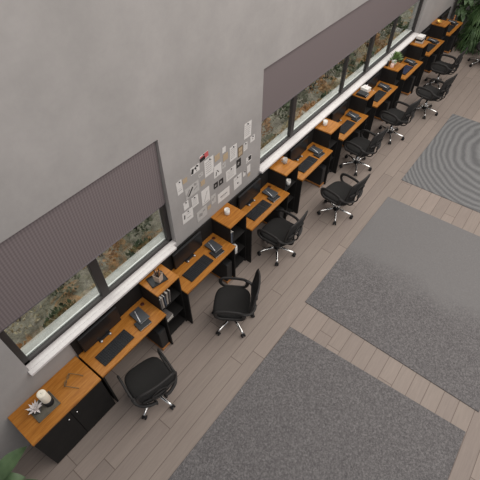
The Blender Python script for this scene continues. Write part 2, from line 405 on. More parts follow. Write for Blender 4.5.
# ------------------------------------------------------------------ rugs
def rug(pts, kind, label):
    m = rug_material('rug_'+kind, kind)
    cx = sum(p[0] for p in pts)/4; cy = sum(p[1] for p in pts)/4
    b = bmesh.new(); lo = [b.verts.new((x-cx, y-cy, 0)) for x, y in pts]; hi = [b.verts.new((x-cx, y-cy, .012)) for x, y in pts]
    b.faces.new(hi); b.faces.new(lo[::-1])
    for i in range(4): b.faces.new((lo[i], lo[(i+1) % 4], hi[(i+1) % 4], hi[i]))
    bmesh.ops.recalc_face_normals(b, faces=b.faces[:])
    bmesh.ops.bevel(b, geom=[e for e in b.edges if all(v.co.z > .005 for v in e.verts)], offset=.004, segments=1, affect='EDGES')
    o = MB().add(b, 0, False).build('rug', m, loc=(cx, cy, .0005))
    tag(o, label, 'rug', 'grey rugs')
rug([(-1.22, -1.468), (-1.16, -3.85), (1.632, -3.83), (1.545, -1.503)], 'speckle', 'speckled grey rug nearest the storage cabinet')
rug([(2.008, -1.455), (1.948, -3.88), (4.79, -3.89), (4.765, -1.466)], 'half', 'grey rug with a plainer paler far half, between the other two')
rug([(5.338, -1.465), (5.344, -3.88), (8.10, -3.88), (8.095, -1.465)], 'ripple', 'grey rug with rippled ring pattern, farthest along the row')

# ------------------------------------------------------------------ desks and shelves
DW, DP, DX0, PER = .966, .43, .768, 1.3305
DXS = [-.566] + [DX0 + PER*k for k in range(8)]
def make_desk():
    r = thing('office_desk', '', 'desk', (0, 0, 0), 0, 'desks in a row along the wall')
    MB().box(0, DW, -DP, -.024, .725, .75, .003).build('desk_top', 'wood', r)
    for x in (0.002, DW-.022): MB().box(x, x+.02, -DP+.01, -.03, 0, .724, .002).build('side_panel', 'black', r)
    MB().box(.0, DW, -.022, -.002, .25, 1.038, .002).build('back_panel', 'black', r)
    MB().lathe([(0, .753), (.02, .753), (.026, .7515), (.026, .748)], 16).build('cable_grommet', 'maroon', r, loc=(.892, -.1, 0))
    return r
def make_shelf():
    r = thing('shelf_unit', '', 'shelf unit', (0, 0, 0), 0, 'tall shelf units between the desks')
    w = PER - DW - .004; D = .34
    MB().box(0, w, -D, -.002, 1.018, 1.04, .003).build('shelf_top', 'wood', r)
    for x in (0, w-.018): MB().box(x, x+.018, -D+.004, -.004, 0, 1.017, .002).build('side_panel', 'black', r)
    for z in (.06, .36, .70): MB().box(.019, w-.019, -D+.012, -.016, z-.016, z, .001).build('shelf', 'black', r)
    MB().box(.019, w-.019, -.015, -.004, 0, 1.017).build('back_panel', 'black', r)
    return r
def make_monitor():
    r = thing('monitor', '', 'monitor', group='monitors on the desks')
    MB().box(-.262, .262, -.012, .016, .018, .29, .005).build('screen_housing', 'plastic', r)
    MB().box(-.254, .254, -.0145, -.0118, .03, .282).build('screen', 'screen', r)
    s = MB(); s.box(-.08, .08, -.035, .02, 0, .009, .002); s.box(-.03, .03, .0, .014, .005, .06); s.build('stand', 'plastic', r)
    for x in (-.062, .062): MB().lathe([(0, .022), (.012, .021), (.016, .012), (.016, 0), (0, 0)], 12).build('foot', 'silver', r, loc=(x, -.042, 0))
    return r
def make_keyboard(km='key'):
    r = thing('keyboard', '', 'keyboard', group='keyboards on the desks')
    MB().box(-.216, .216, -.086, .086, 0, .014, .004).build('keyboard_base', 'plastic', r)
    k = MB(); rnd = random.Random(3)
    for j in range(5):
        x = -.2
        while x < .19:
            wd = .024 if not (j == 4 and -.12 < x < 0) else .11
            if not (.085 < x+wd/2 < .1): k.box(x, x+wd-.005, -.07+j*.028, -.07+j*.028+.022, .012, .02, .002)
            x += wd
    k.build('keys', km, r)
    return r
def make_tower():
    r = thing('computer_tower', '', 'computer', group='computer towers under the desks')
    MB().box(-.062, .062, -.165, .165, .0505, .43, .006).build('case', 'plastic', r)
    f = MB(); f.box(-.056, .056, -.173, -.1655, .06, .42, .003); f.box(-.045, .045, -.1745, -.1731, .35, .375); f.build('front_bezel', 'frame_grey', r)
    s = MB(); s.box(-.066, .066, -.18, .17, .02, .05, .003)
    for x in (-.05, .05):
        for y in (-.16, .15): s.box(x-.012, x+.012, y-.012, y+.012, 0, .022)
    s.build('wooden_stand', 'ground_wood', r)
    return r
desk0 = shelf0 = mon0 = kb0 = tw0 = None
DL = ['beside the black storage cabinet', 'right of the shelf with the pencil holder', 'right of the shelf unit below the pinned papers',
      'below the left end of the long window', 'fifth from the storage cabinet', 'left of the shelf with the potted plant... ', '', '', '']
for i, x in enumerate(DXS):
    lab = 'honey wood desk with black panels, %s desk from the storage cabinet' % ORD[i]
    if not desk0: desk0 = make_desk(); o = desk0
    else: o = dup(desk0)
    o.location = (x, 0, 0); o['label'] = lab
    sh = -.07 if i == 0 else 0
    if not mon0: mon0 = make_monitor(); o = mon0
    else: o = dup(mon0)
    o.location = (x + .435 + 1.5*sh, -.062, .751); o['label'] = 'black flat monitor standing on the %s desk from the storage cabinet' % ORD[i]
    if not kb0: kb0 = make_keyboard(); o = kb0
    elif i == 6: o = make_keyboard('navy')
    else: o = dup(kb0)
    o.location = (x + .375 + .9*sh, -.274, .7505); o.rotation_euler = (0, 0, R(random.uniform(-1.5, 1.5)))
    o['label'] = ('navy keyed keyboard' if i == 6 else 'black keyboard') + ' on the %s desk from the storage cabinet' % ORD[i]
    if not tw0: tw0 = make_tower(); o = tw0
    else: o = dup(tw0)
    o.location = (x + .872, -.212, 0); o['label'] = 'black computer tower on a wooden stand under the %s desk' % ORD[i]
ST = ['with pencil holder on black tray on top', 'with one white mug on top, below the pinned papers', 'with one grey mug on top, left end of long window', 'with one white mug on top, below the long window',
      'with white tissue box and black books on top', 'with small potted plant on top', 'with pale stacked boxes on top', 'with a golden bowl on top, last in the row']
SX = [d + DW + .002 for d in DXS[:8]]; SX[0] = DXS[1] - (PER-DW) + .002
for i, x in enumerate(SX):
    if not shelf0: shelf0 = make_shelf(); o = shelf0
    else: o = dup(shelf0)
    o.location = (x, 0, 0); o['label'] = 'black open shelf unit ' + ST[i]

# storage cabinet
r = thing('storage_cabinet', 'low black two-door cabinet with honey wood top at the row end', 'cabinet', (-1.0, 0, 0))
x0, x1 = -.416, .414
MB().box(x0, x1, -.432, -.002, .724, .75, .003).build('countertop', 'wood', r)
b = MB(); b.box(x0+.004, x1-.004, -.408, -.006, .0, .723, .002); b.build('cabinet_body', 'black', r)
for k, (a, c) in enumerate(((x0+.006, -.003), (.003, x1-.006))):
    d = MB().box(a, c, -.425, -.4085, .03, .72, .002).build('door', 'black', r)
    kx = -.05 if k == 0 else .05
    MB().lathe([(0, .022), (.009, .021), (.012, .014), (.006, .008), (.006, 0), (0, 0)], 12).build('knob', 'chrome', d, loc=(kx, -.425, .615), rot=(R(90), 0, 0))

# ------------------------------------------------------------------ chairs
def make_chair():
    r = thing('office_chair', '', 'chair', group='black office chairs along the desks')
    # seat: rounded cushion
    def cushion(zs, hx, hy, name, m, p=3.4, cy=0.0):
        b = bmesh.new(); seg = 36; rings = []
        for sc, z, dz in zs:
            ring = []
            for i in range(seg):
                a = 2*math.pi*i/seg; c, s_ = math.cos(a), math.sin(a)
                x = hx*math.copysign(abs(c)**(2/p), c)*sc; y = hy*math.copysign(abs(s_)**(2/p), s_)*sc
                droop = -dz*max(0, (y/hy - .55))**2*2
                ring.append(b.verts.new((x, y+cy, z + droop)))
            rings.append(ring)
        for a, c in zip(rings, rings[1:]):
            for i in range(seg): b.faces.new((a[i], a[(i+1) % seg], c[(i+1) % seg], c[i]))
        b.faces.new(rings[0][::-1]); b.faces.new(rings[-1])
        return MB().add(b, 0, True).build(name, m, r)
    cushion([(.86, .405, 0), (.97, .415, .02), (1.0, .44, .06), (1.0, .462, .06), (.975, .478, .06), (.92, .487, .05), (.8, .491, .04), (.5, .488, 0), (.2, .486, 0)], .238, .237, 'seat', 'fabric')
    cushion([(.5, .372, 0), (.8, .38, 0), (.88, .404, 0)], .235, .225, 'seat_shell', 'plastic')
    # backrest frame: rounded closed loop, curved round the sitter
    hw, z0, z1 = .24, .53, .935
    def bp(x, z): t = (z-z0)/(z1-z0); return (x, -.254 - .088*t - .008*math.sin(math.pi*t) + .035*(x/hw)**2, z)
    loop = []; n = 48
    for i in range(n):
        a = 2*math.pi*i/n; c, s_ = math.cos(a), math.sin(a); p = 4.5
        x = hw*math.copysign(abs(c)**(2/p), c); z = (z0+z1)/2 + (z1-z0)/2*math.copysign(abs(s_)**(2/p), s_)
        x *= .86 + .14*((z-z0)/(z1-z0))
        loop.append(bp(x, z))
    bf = MB().tube(loop, .016, closed=True, seg=8, up=(0, 1, 0), r2=.013).build('back_frame', 'frame_grey', r)
    b = bmesh.new(); gx, gz = 12, 12
    def mp(i, j, off):
        z = z0 + (z1-z0)*j/gz; wx = hw*(.86+.14*j/gz)*(.97 if 0 < j < gz else .9); q = bp(wx*(2*i/gx-1), z); return (q[0], q[1]+off, q[2])
    F = [[b.verts.new(mp(i, j, .003)) for j in range(gz+1)] for i in range(gx+1)]
    K = [[b.verts.new(mp(i, j, -.003)) for j in range(gz+1)] for i in range(gx+1)]
    for i in range(gx):
        for j in range(gz):
            b.faces.new((F[i][j], F[i+1][j], F[i+1][j+1], F[i][j+1])); b.faces.new((K[i+1][j], K[i][j], K[i][j+1], K[i+1][j+1]))
    MB().add(b, 0, True).build('back_mesh', 'mesh', r)
    # lumbar brace behind the mesh and the spine down to the mechanism
    lb = MB()
    lb.tube([bp(x, .66 + .03*math.cos(x*9))[:1] + (bp(x, .66)[1]-.022, .67) for x in (-.19, -.1, 0, .1, .19)], .012, seg=6, r2=.02)
    ring = [(.085*math.cos(a), bp(.085*math.cos(a), .7)[1]-.026, .71 + .075*math.sin(a)) for a in [2*math.pi*k/18 for k in range(18)]]
    lb.tube(ring, .008, closed=True, seg=6, up=(0, 1, 0)); lb.build('lumbar_support', 'frame_grey', r)
    sp = MB()
    for s_ in (-1, 1): sp.tube(spline([(s_*.05, -.03, .375), (s_*.055, -.2, .375), (s_*.06, -.292, .43), (s_*.06, -.302, .56), (s_*.075, -.298, .68)], 5), .013, seg=6, r2=.01)
    sp.build('back_spine', 'frame_grey', r)
    for s_ in (-1, 1):
        pts = spline([(s_*.25, -.10, .452), (s_*.252, .03, .448), (s_*.254, .135, .455), (s_*.256, .18, .52), (s_*.257, .16, .595), (s_*.257, .07, .622), (s_*.257, -.08, .622), (s_*.255, -.155, .60), (s_*.252, -.18, .54), (s_*.25, -.155, .47)], 5, True)
        ab = MB().tube(pts, .025, closed=True, seg=8, up=(s_, 0, 0), r2=.014)
        ab.tube(spline([(s_*.252, -.15, .60), (s_*.245, -.205, .58), (s_*.2, -.262, .55), (s_*.12, -.296, .525), (s_*.05, -.303, .52)], 5), .022, seg=8, r2=.013)
        ab.tube([(s_*.25, .02, .448), (s_*.245, .02, .40), (s_*.1, .02, .36)], .02, seg=8, r2=.01)
        ab.build('armrest', 'frame_grey', r)
    MB().box(-.09, .09, -.12, .1, .335, .374, .01).build('tilt_mechanism', 'plastic', r)
    g = MB(); g.lathe([(0, .10), (.028, .10), (.028, .22), (.02, .222), (.02, .336), (0, .336)], 14); g.build('gas_lift', 'chrome', r)
    bs = MB(); bs.lathe([(0, .075), (.045, .078), (.05, .10), (.04, .125), (.03, .13), (0, .13)], 16)
    base = bs.build('base_hub', 'plastic', r)
    for k in range(5):
        a = math.radians(72*k); d = Vector((math.cos(a), math.sin(a), 0))
        MB().tube([d*.035 + Vector((0, 0, .108)), d*.14 + Vector((0, 0, .104)), d*.25 + Vector((0, 0, .085)), d*.285 + Vector((0, 0, .076))], [.024, .021, .016, .013], seg=8, r2=.017).build('base_arm', 'chrome', r)
        cs = MB(); t = Vector((-d.y, d.x, 0)); c = d*.285 + Vector((0, 0, .027))
        for q in (-1, 1): cs.tube([c + t*q*.008, c + t*q*.013, c + t*q*.024, c + t*q*.027], [.02, .027, .027, .021], seg=14, smooth=False)
        cs.tube([c + Vector((0, 0, .0)), c + Vector((0, 0, .058))], .01, seg=8); cs.box(-.012, .012, -.02, .02, .03, .06, .004, mtx=Matrix.Translation(d*.285) @ Matrix.Rotation(a, 4, 'Z'))
        cs.build('caster', 'plastic', r)
    return r
CH = [(-.228, -.705, -14), (1.15, -.82, 32), (2.54, -.60, -1), (3.85, -.912, -9), (5.185, -.605, -8), (6.485, -.70, -9), (7.79, -.915, -11), (9.05, -.72, -2), (10.76, -1.22, 6)]
ch0 = None
CHL = ['black mesh office chair pulled up to the desk beside the storage cabinet', 'black mesh office chair swivelled towards the pencil holder shelf, at the second desk',
       'black mesh office chair tucked at the third desk from the storage cabinet', 'black mesh office chair pulled out furthest, opposite the gap between rugs',
       'black mesh office chair at the fifth desk from the storage cabinet', 'black mesh office chair at the sixth desk from the storage cabinet',
       'black mesh office chair at the seventh desk, beside the navy keyboard', 'black mesh office chair at the eighth desk, nearest before the tall plants', 'office chair cut off by the right edge, chrome casters near the plants']
for i, (x, y, a) in enumerate(CH):
    if not ch0: ch0 = make_chair(); o = ch0
    else: o = dup(ch0)
    o.location = (x, y, 0); o.rotation_euler = (0, 0, R(a)); o['label'] = CHL[i]

# ------------------------------------------------------------------ notebooks and pens on every desk
def make_notebook(name, w, d, h, m):
    r = thing(name, '', 'notebook')
    MB().box(-w/2+.003, w/2-.003, -d/2+.003, d/2-.003, .002, h-.002).build('pages', 'page', r)
    b = MB(); b.box(-w/2, w/2, -d/2, d/2, 0, .002); b.box(-w/2, w/2, -d/2, d/2, h-.002, h); b.box(-w/2, -w/2+.003, -d/2, d/2, 0, h)
    b.build('cover', m, r); return r
def make_pen():
    r = thing('pen', '', 'pen'); b = MB(); b.tube([(0, -.085, .006), (0, -.07, .006), (0, .075, .006), (0, .085, .006)], [.003, .0065, .0065, .005], seg=8)
    b.build('barrel', 'pen_silver', r); MB().box(-.0015, .0015, .03, .075, .0125, .0155).build('clip', 'chrome', r); return r
nb0 = make_notebook('notebook', .165, .125, .02, 'black_note'); ng0 = make_notebook('notebook', .142, .205, .014, 'grey_note'); pn0 = make_pen()
for i, x in enumerate(DXS):
    sx = -.012 if i == 0 else 0
    o = nb0 if i == 0 else dup(nb0)
    o.location = (x + .722 + sx, -.302, .7505); o.rotation_euler = (0, 0, R(-6)); tag(o, 'black closed notebook, lower of two on the %s desk' % ORD[i], 'notebook', 'black notebooks on the desks')
    o = ng0 if i == 0 else dup(ng0)
    o.location = (x + .765 + sx, -.205, .7708); o.rotation_euler = (0, 0, R(-3))
    tag(o, 'dark grey notebook under the silver pen on the %s desk' % ORD[i], 'notebook', 'grey notebooks on the desks')
    o = pn0 if i == 0 else dup(pn0)
    o.location = (x + .735 + sx, -.205, .7850); o.rotation_euler = (0, 0, R(-20)); tag(o, 'silver pen lying on the grey notebook of the %s desk' % ORD[i], 'pen', 'pens on the notebooks')

# ------------------------------------------------------------------ things on the cabinet
Zt = .7505
tr = thing('decor_tray', 'grey rectangular tray holding a candle and white flower on the cabinet', 'tray', (-1.125, -.208, Zt), R(-1))
b = MB(); b.box(-.125, .125, -.1, .1, 0, .008, .003)
for a in ((-.125, .125, -.1, -.092), (-.125, .125, .092, .1), (-.125, -.117, -.1, .1), (.117, .125, -.1, .1)): b.box(*a, .006, .02, .002)
b.build('tray_body', 'tray', tr)
c = thing('pillar_candle', 'cream pillar candle in a black cup on the grey tray', 'candle', (-1.068, -.215, Zt+.0085))
MB().lathe([(0, 0), (.046, 0), (.048, .003), (.048, .085), (.045, .085), (.045, .008), (0, .008)], 24).build('cup', 'plastic', c)
MB().lathe([(0, .009), (.042, .009), (.0445, .012), (.0445, .235), (.040, .24), (.015, .236), (0, .234)], 24).build('wax', 'wax', c)
MB().tube([(0, 0, .234), (.002, .001, .252)], .002, seg=6).build('wick', 'ink', c)
f = thing('flower_ornament', 'white star-petalled flower in a small dark bowl on the tray', 'flower', (-1.19, -.195, Zt+.0085))
MB().lathe([(0, 0), (.03, 0), (.042, .03), (.038, .05), (.032, .046), (0, .044)], 18).build('bowl', 'pot', f)
b = bmesh.new(); rnd = random.Random(8)
for k in range(22):
    a = k*2.4; el = R(18 + 66*(k/22)); L = .1 - .03*k/22
    d = Vector((math.cos(a)*math.cos(el), math.sin(a)*math.cos(el), math.sin(el))); s_ = Vector((-math.sin(a), math.cos(a), 0)); nn = d.cross(s_)
    o_ = Vector((0, 0, .052)); q = [o_, o_ + d*L*.5 + s_*.013 + nn*.004, o_ + d*L, o_ + d*L*.5 - s_*.013 + nn*.004, o_ + d*L*.5 - nn*.006]
    v = [b.verts.new(p) for p in q]
    b.faces.new((v[0], v[1], v[4])); b.faces.new((v[1], v[2], v[4])); b.faces.new((v[2], v[3], v[4])); b.faces.new((v[3], v[0], v[4])); b.faces.new((v[0], v[3], v[2], v[1]))
MB().add(b, 0, False).build('petals', 'petal', f)
gl = thing('eyeglasses', 'thin brown framed eyeglasses lying open on the cabinet', 'eyeglasses', (-.815, -.168, Zt), R(32))
def lens_loop(cx): return [(cx + .03*math.cos(a), .0, .024 + .021*math.sin(a)) for a in [2*math.pi*k/16 for k in range(16)]]
b = MB()
for cx in (-.038, .038): b.tube(lens_loop(cx), .0035, closed=True, seg=6, up=(0, 1, 0))
b.tube([(-.012, 0, .03), (0, 0, .034), (.012, 0, .03)], .0028, seg=6); b.build('rim', 'ink_m', gl)
for s_ in (-1, 1):
    MB().tube([(s_*.06, 0, .03), (s_*.068, -.01, .03), (s_*.07, -.1, .022), (s_*.066, -.15, .004)], .004, seg=6).build('temple', 'ink_m', gl)
    MB().lathe([(0, -.0006), (.024, -.0006), (.024, .0006), (0, .0006)], 16).build('lens', 'glass', gl, loc=(s_*.036, 0, .024), rot=(R(90), 0, 0))

# ------------------------------------------------------------------ things on and in the shelf units
Zs = 1.0405
t = thing('desk_tray', 'black tray under the beige pencil holder on first shelf unit', 'tray', (.570, -.168, Zs), R(-14))
b = MB(); b.box(-.105, .105, -.08, .08, 0, .006, .002)
for a in ((-.105, .105, -.08, -.073), (-.105, .105, .073, .08), (-.105, -.098, -.08, .08), (.098, .105, -.08, .08)): b.box(*a, .004, .02, .002)
b.build('tray_body', 'black_note', t)
h = thing('pencil_holder', 'beige tapered pencil holder standing on the black tray', 'pencil holder', (.575, -.195, Zs+.0065), R(58))
b = MB(); b.lathe([(0, 0), (.05, 0), (.062, .12), (.056, .12), (.045, .006), (0, .006)], 4, smooth=False); b.build('cup', 'beige', h)
for k in range(6):
    a = k*1.05; col = ['ink', 'wood', 'ink', 'maroon', 'ink', 'ground_wood'][k]
    p = thing('pencil', ['black pencil standing in the beige holder', 'honey coloured pencil in the beige holder', 'black marker in the beige holder', 'dark red pencil in the beige holder', 'thick black brush in the beige holder', 'plain wood pencil in the beige holder'][k], 'pencil',
              (.575, -.195, Zs+.013), a, 'pencils in the holder')
    MB().tube([(.010, 0, 0), (.016, 0, .08), (.030, 0, .175)], .005 if k not in (2, 4) else .008, seg=6).build('barrel', col, p)
    MB().tube([(.030, 0, .175), (.033, 0, .20)], [.005 if k not in (2, 4) else .008, .001], seg=6).build('tip', 'ink' if k != 1 else 'beige', p)
def mug(x, y, m, label, z=Zs, rz=0.):
    r = thing('mug', label, 'mug', (x, y, z), rz, 'mugs on the shelf units')
    MB().lathe([(0, 0), (.03, 0), (.036, .006), (.038, .085), (.034, .085), (.032, .012), (0, .01)], 22).build('cup', m, r)
    MB().tube(spline([(.035, 0, .072), (.058, 0, .066), (.06, 0, .035), (.036, 0, .02)], 4), .005, seg=6).build('handle', m, r)
    return r
W['greymug'] = mat('grey_ceramic', srgb(176, 168, 160), .4)
mug(1.92, -.14, 'white', 'white mug on the shelf unit below the pinned papers', rz=.6)
mug(3.30, -.155, 'greymug', 'grey mug on the shelf unit at the long window left end', rz=2.)
mug(4.555, -.13, 'white', 'white mug on the shelf unit left of the fifth desk', rz=1.)
# shelf 5
for k, (w_, d_, z) in enumerate(((.155, .20, Zs), (.14, .18, Zs+.0205))):
    o = make_notebook('book', w_, d_, .02, 'black_note'); o.location = (5.822, -.19, z); o.rotation_euler = (0, 0, R(3-6*k))
    tag(o, ['black book, lower of the two lying left of the white tissue box', 'black book, upper of the two lying left of the white tissue box'][k], 'book', 'black books beside the white tissue box')
o = thing('tissue_box', 'white tissue box beside two black books on a shelf unit', 'tissue box', (5.985, -.165, Zs), R(-8))
MB().box(-.065, .065, -.075, .075, 0, .074, .004).build('carton', 'white', o)
b = bmesh.new(); V = [b.verts.new(p) for p in [(-.03, -.01, .074), (.03, -.012, .074), (.035, .012, .074), (-.028, .01, .074), (-.02, .015, .11), (.025, -.01, .12)]]
for q in ((0, 1, 5, 4), (2, 3, 4, 5), (1, 2, 5), (3, 0, 4)): b.faces.new([V[i] for i in q])
MB().add(b, 0, True).build('tissue', 'petal', o)
# shelf 6
def leaf_into(b, base, tip, wid, sag=.0, n=6, upv=(0, 0, 1)):
    base, tip = Vector(base), Vector(tip); d = tip-base; s_ = d.cross(Vector(upv)).normalized() if d.cross(Vector(upv)).length > 1e-5 else Vector((1, 0, 0))
    prev = None; nn = s_.cross(d).normalized()
    for i in range(n+1):
        t = i/n; c = base + d*t + Vector((0, 0, sag*4*t*(1-t))); wv = wid*math.sin(math.pi*min(1, .06+.94*t)**.8)**.9 if i < n else .0008
        row = [b.verts.new(c - s_*wv + nn*wv*.25), b.verts.new(c), b.verts.new(c + s_*wv + nn*wv*.25)]
        if prev:
            b.faces.new((prev[0], prev[1], row[1], row[0])); b.faces.new((prev[1], prev[2], row[2], row[1]))
        prev = row
o = thing('potted_plant', 'small bushy green plant in white pot on the sixth shelf unit', 'plant', (7.27, -.15, Zs))
MB().lathe([(0, 0), (.04, 0), (.055, .08), (.05, .08), (.046, .07), (0, .07)], 18).build('pot', 'white', o)
b = bmesh.new(); rnd = random.Random(5)
for k in range(70):
    a = rnd.uniform(0, 6.28); el = R(rnd.uniform(5, 88)); L = rnd.uniform(.11, .19); d = Vector((math.cos(a)*math.cos(el), math.sin(a)*math.cos(el), math.sin(el)))
    leaf_into(b, Vector((0, 0, .085)) + d*L*.4, Vector((0, 0, .085)) + d*L, .022, .01, 3)
MB().add(b, 0, True).build('foliage', 'leaf_light', o)
o = thing('jar_candle', 'pale pink candle standing before the small potted plant', 'candle', (7.14, -.17, Zs))
MB().lathe([(0, 0), (.032, 0), (.034, .004), (.034, .07), (.03, .072), (0, .068)], 18).build('wax', 'pink', o); MB().tube([(0, 0, .068), (0, .001, .082)], .002, seg=6).build('wick', 'ink', o)
o = thing('small_bottle', 'small black bottle behind the pale pink candle', 'bottle', (7.14, -.07, Zs))
MB().lathe([(0, 0), (.022, 0), (.024, .01), (.024, .06), (.01, .075), (.01, .09), (0, .09)], 14).build('bottle_body', 'plastic', o); MB().lathe([(0, .09), (.012, .09), (.012, .105), (0, .105)], 12).build('cap', 'ink', o)
# shelf 7
for k, (w_, d_, h_, m_) in enumerate(((.2, .16, .03, 'greymug'), (.18, .14, .035, 'ink'), (.17, .13, .05, 'paper'))):
    o = thing('storage_box', ['grey flat box at the bottom of the stack on the seventh shelf unit', 'black flat box in the middle of the stack on the seventh shelf', 'white box on top of the stack on the seventh shelf unit'][k], 'box',
              (8.60, -.165, Zs + (0, .0365, .0775)[k]), R(10-7*k), 'boxes stacked on the seventh shelf unit')
    MB().box(-w_/2, w_/2, -d_/2, d_/2, 0, h_*.7, .002).build('box_body', m_, o); MB().box(-w_/2-.002, w_/2+.002, -d_/2-.002, d_/2+.002, h_*.7, h_+.005, .002).build('lid', m_, o)
# shelf 8
o = thing('bowl', 'golden bowl on the last shelf unit before the tall plants', 'bowl', (9.80, -.15, Zs))
MB().lathe([(0, 0), (.03, 0), (.034, .008), (.06, .04), (.066, .065), (.061, .065), (.05, .035), (.028, .012), (0, .01)], 22).build('bowl_body', 'gold', o)
# desk 9
o = thing('wooden_figure', 'small orange wood figure at the back of the ninth desk', 'ornament', (DXS[8]+.905, -.20, .7505))
MB().lathe([(0, 0), (.03, 0), (.03, .012), (.012, .016), (.018, .06), (.012, .1), (0, .102)], 14).build('body', 'ground_wood', o); MB().lathe([(0, .1), (.016, .106), (.02, .12), (.014, .136), (0, .14)], 14).build('head', 'ground_wood', o)
# books standing on the upper boards
def book(x, y, z, w_, d_, h_, m_, label, group, tilt=0):
    o = thing('book', label, 'book', (x, y, z), 0, group); o.rotation_euler = (0, R(tilt), 0)
    MB().box(-w_/2+.002, w_/2-.002, -d_/2+.003, d_/2-.003, .003, h_-.003).build('pages', 'page', o)
    b = MB(); b.box(-w_/2, -w_/2+.002, -d_/2, d_/2, 0, h_); b.box(w_/2-.002, w_/2, -d_/2, d_/2, 0, h_); b.box(-w_/2, w_/2, -d_/2, -d_/2+.003, 0, h_); b.build('cover', m_, o)
s1 = SX[0]
for k, (dx, w_, h_, m_, t_, l_) in enumerate([(.035, .022, .2, 'spine_g', 0, 'grey book, first from left'), (.062, .026, .21, 'spine_w', 0, 'thick cream book, second from left'),
        (.10, .02, .2, 'spine_b', 0, 'slate blue book, third from left'), (.128, .026, .215, 'spine_w', 5, 'cream leaning book, fourth from left'), (.165, .02, .21, 'spine_g', 8, 'grey leaning book at the right end')]):
    book(s1+dx, -.245, .7008 + .5*w_*math.sin(R(t_)), w_, .15, h_, m_, l_ + ', pencil holder shelf unit', 'books in the first shelf unit', t_)
for k, (dx, w_, h_, m_, l_) in enumerate([(.045, .03, .2, 'spine_b', 'slate blue book in the shelf unit below the papers'), (.08, .024, .19, 'black_note', 'black book beside the slate blue one, below the papers')]):
    book(SX[1]+dx, -.25, .7008, w_, .15, h_, m_, l_, 'books in the second shelf unit')
for k, z in enumerate((.3605, .3915)):
    o = make_notebook('book', .13, .19, .03, ('spine_w', 'spine_g')[k]); o.location = (SX[0]+.10, -.225, z); o.rotation_euler = (0, 0, R(4*k))
    tag(o, ('cream book lying flat, bottom one', 'grey book lying flat, upper one')[k] + ' on the first shelf unit middle board', 'book', 'books lying on the middle board')
o = thing('paper_roll', 'white paper roll on the middle board of the second shelf unit', 'paper roll', (SX[1]+.15, -.27, .3605))
MB().lathe([(.016, 0), (.05, 0), (.052, .004), (.052, .126), (.05, .13), (.016, .13), (.016, 0)], 20).build('roll', 'paper', o); MB().lathe([(.012, .001), (.0155, .001), (.0155, .129), (.012, .129), (.012, .001)], 14).build('core', 'tan', o)
mug(SX[2]+.20, -.27, 'white', 'small white cup inside the third shelf unit upper compartment', z=.7005)

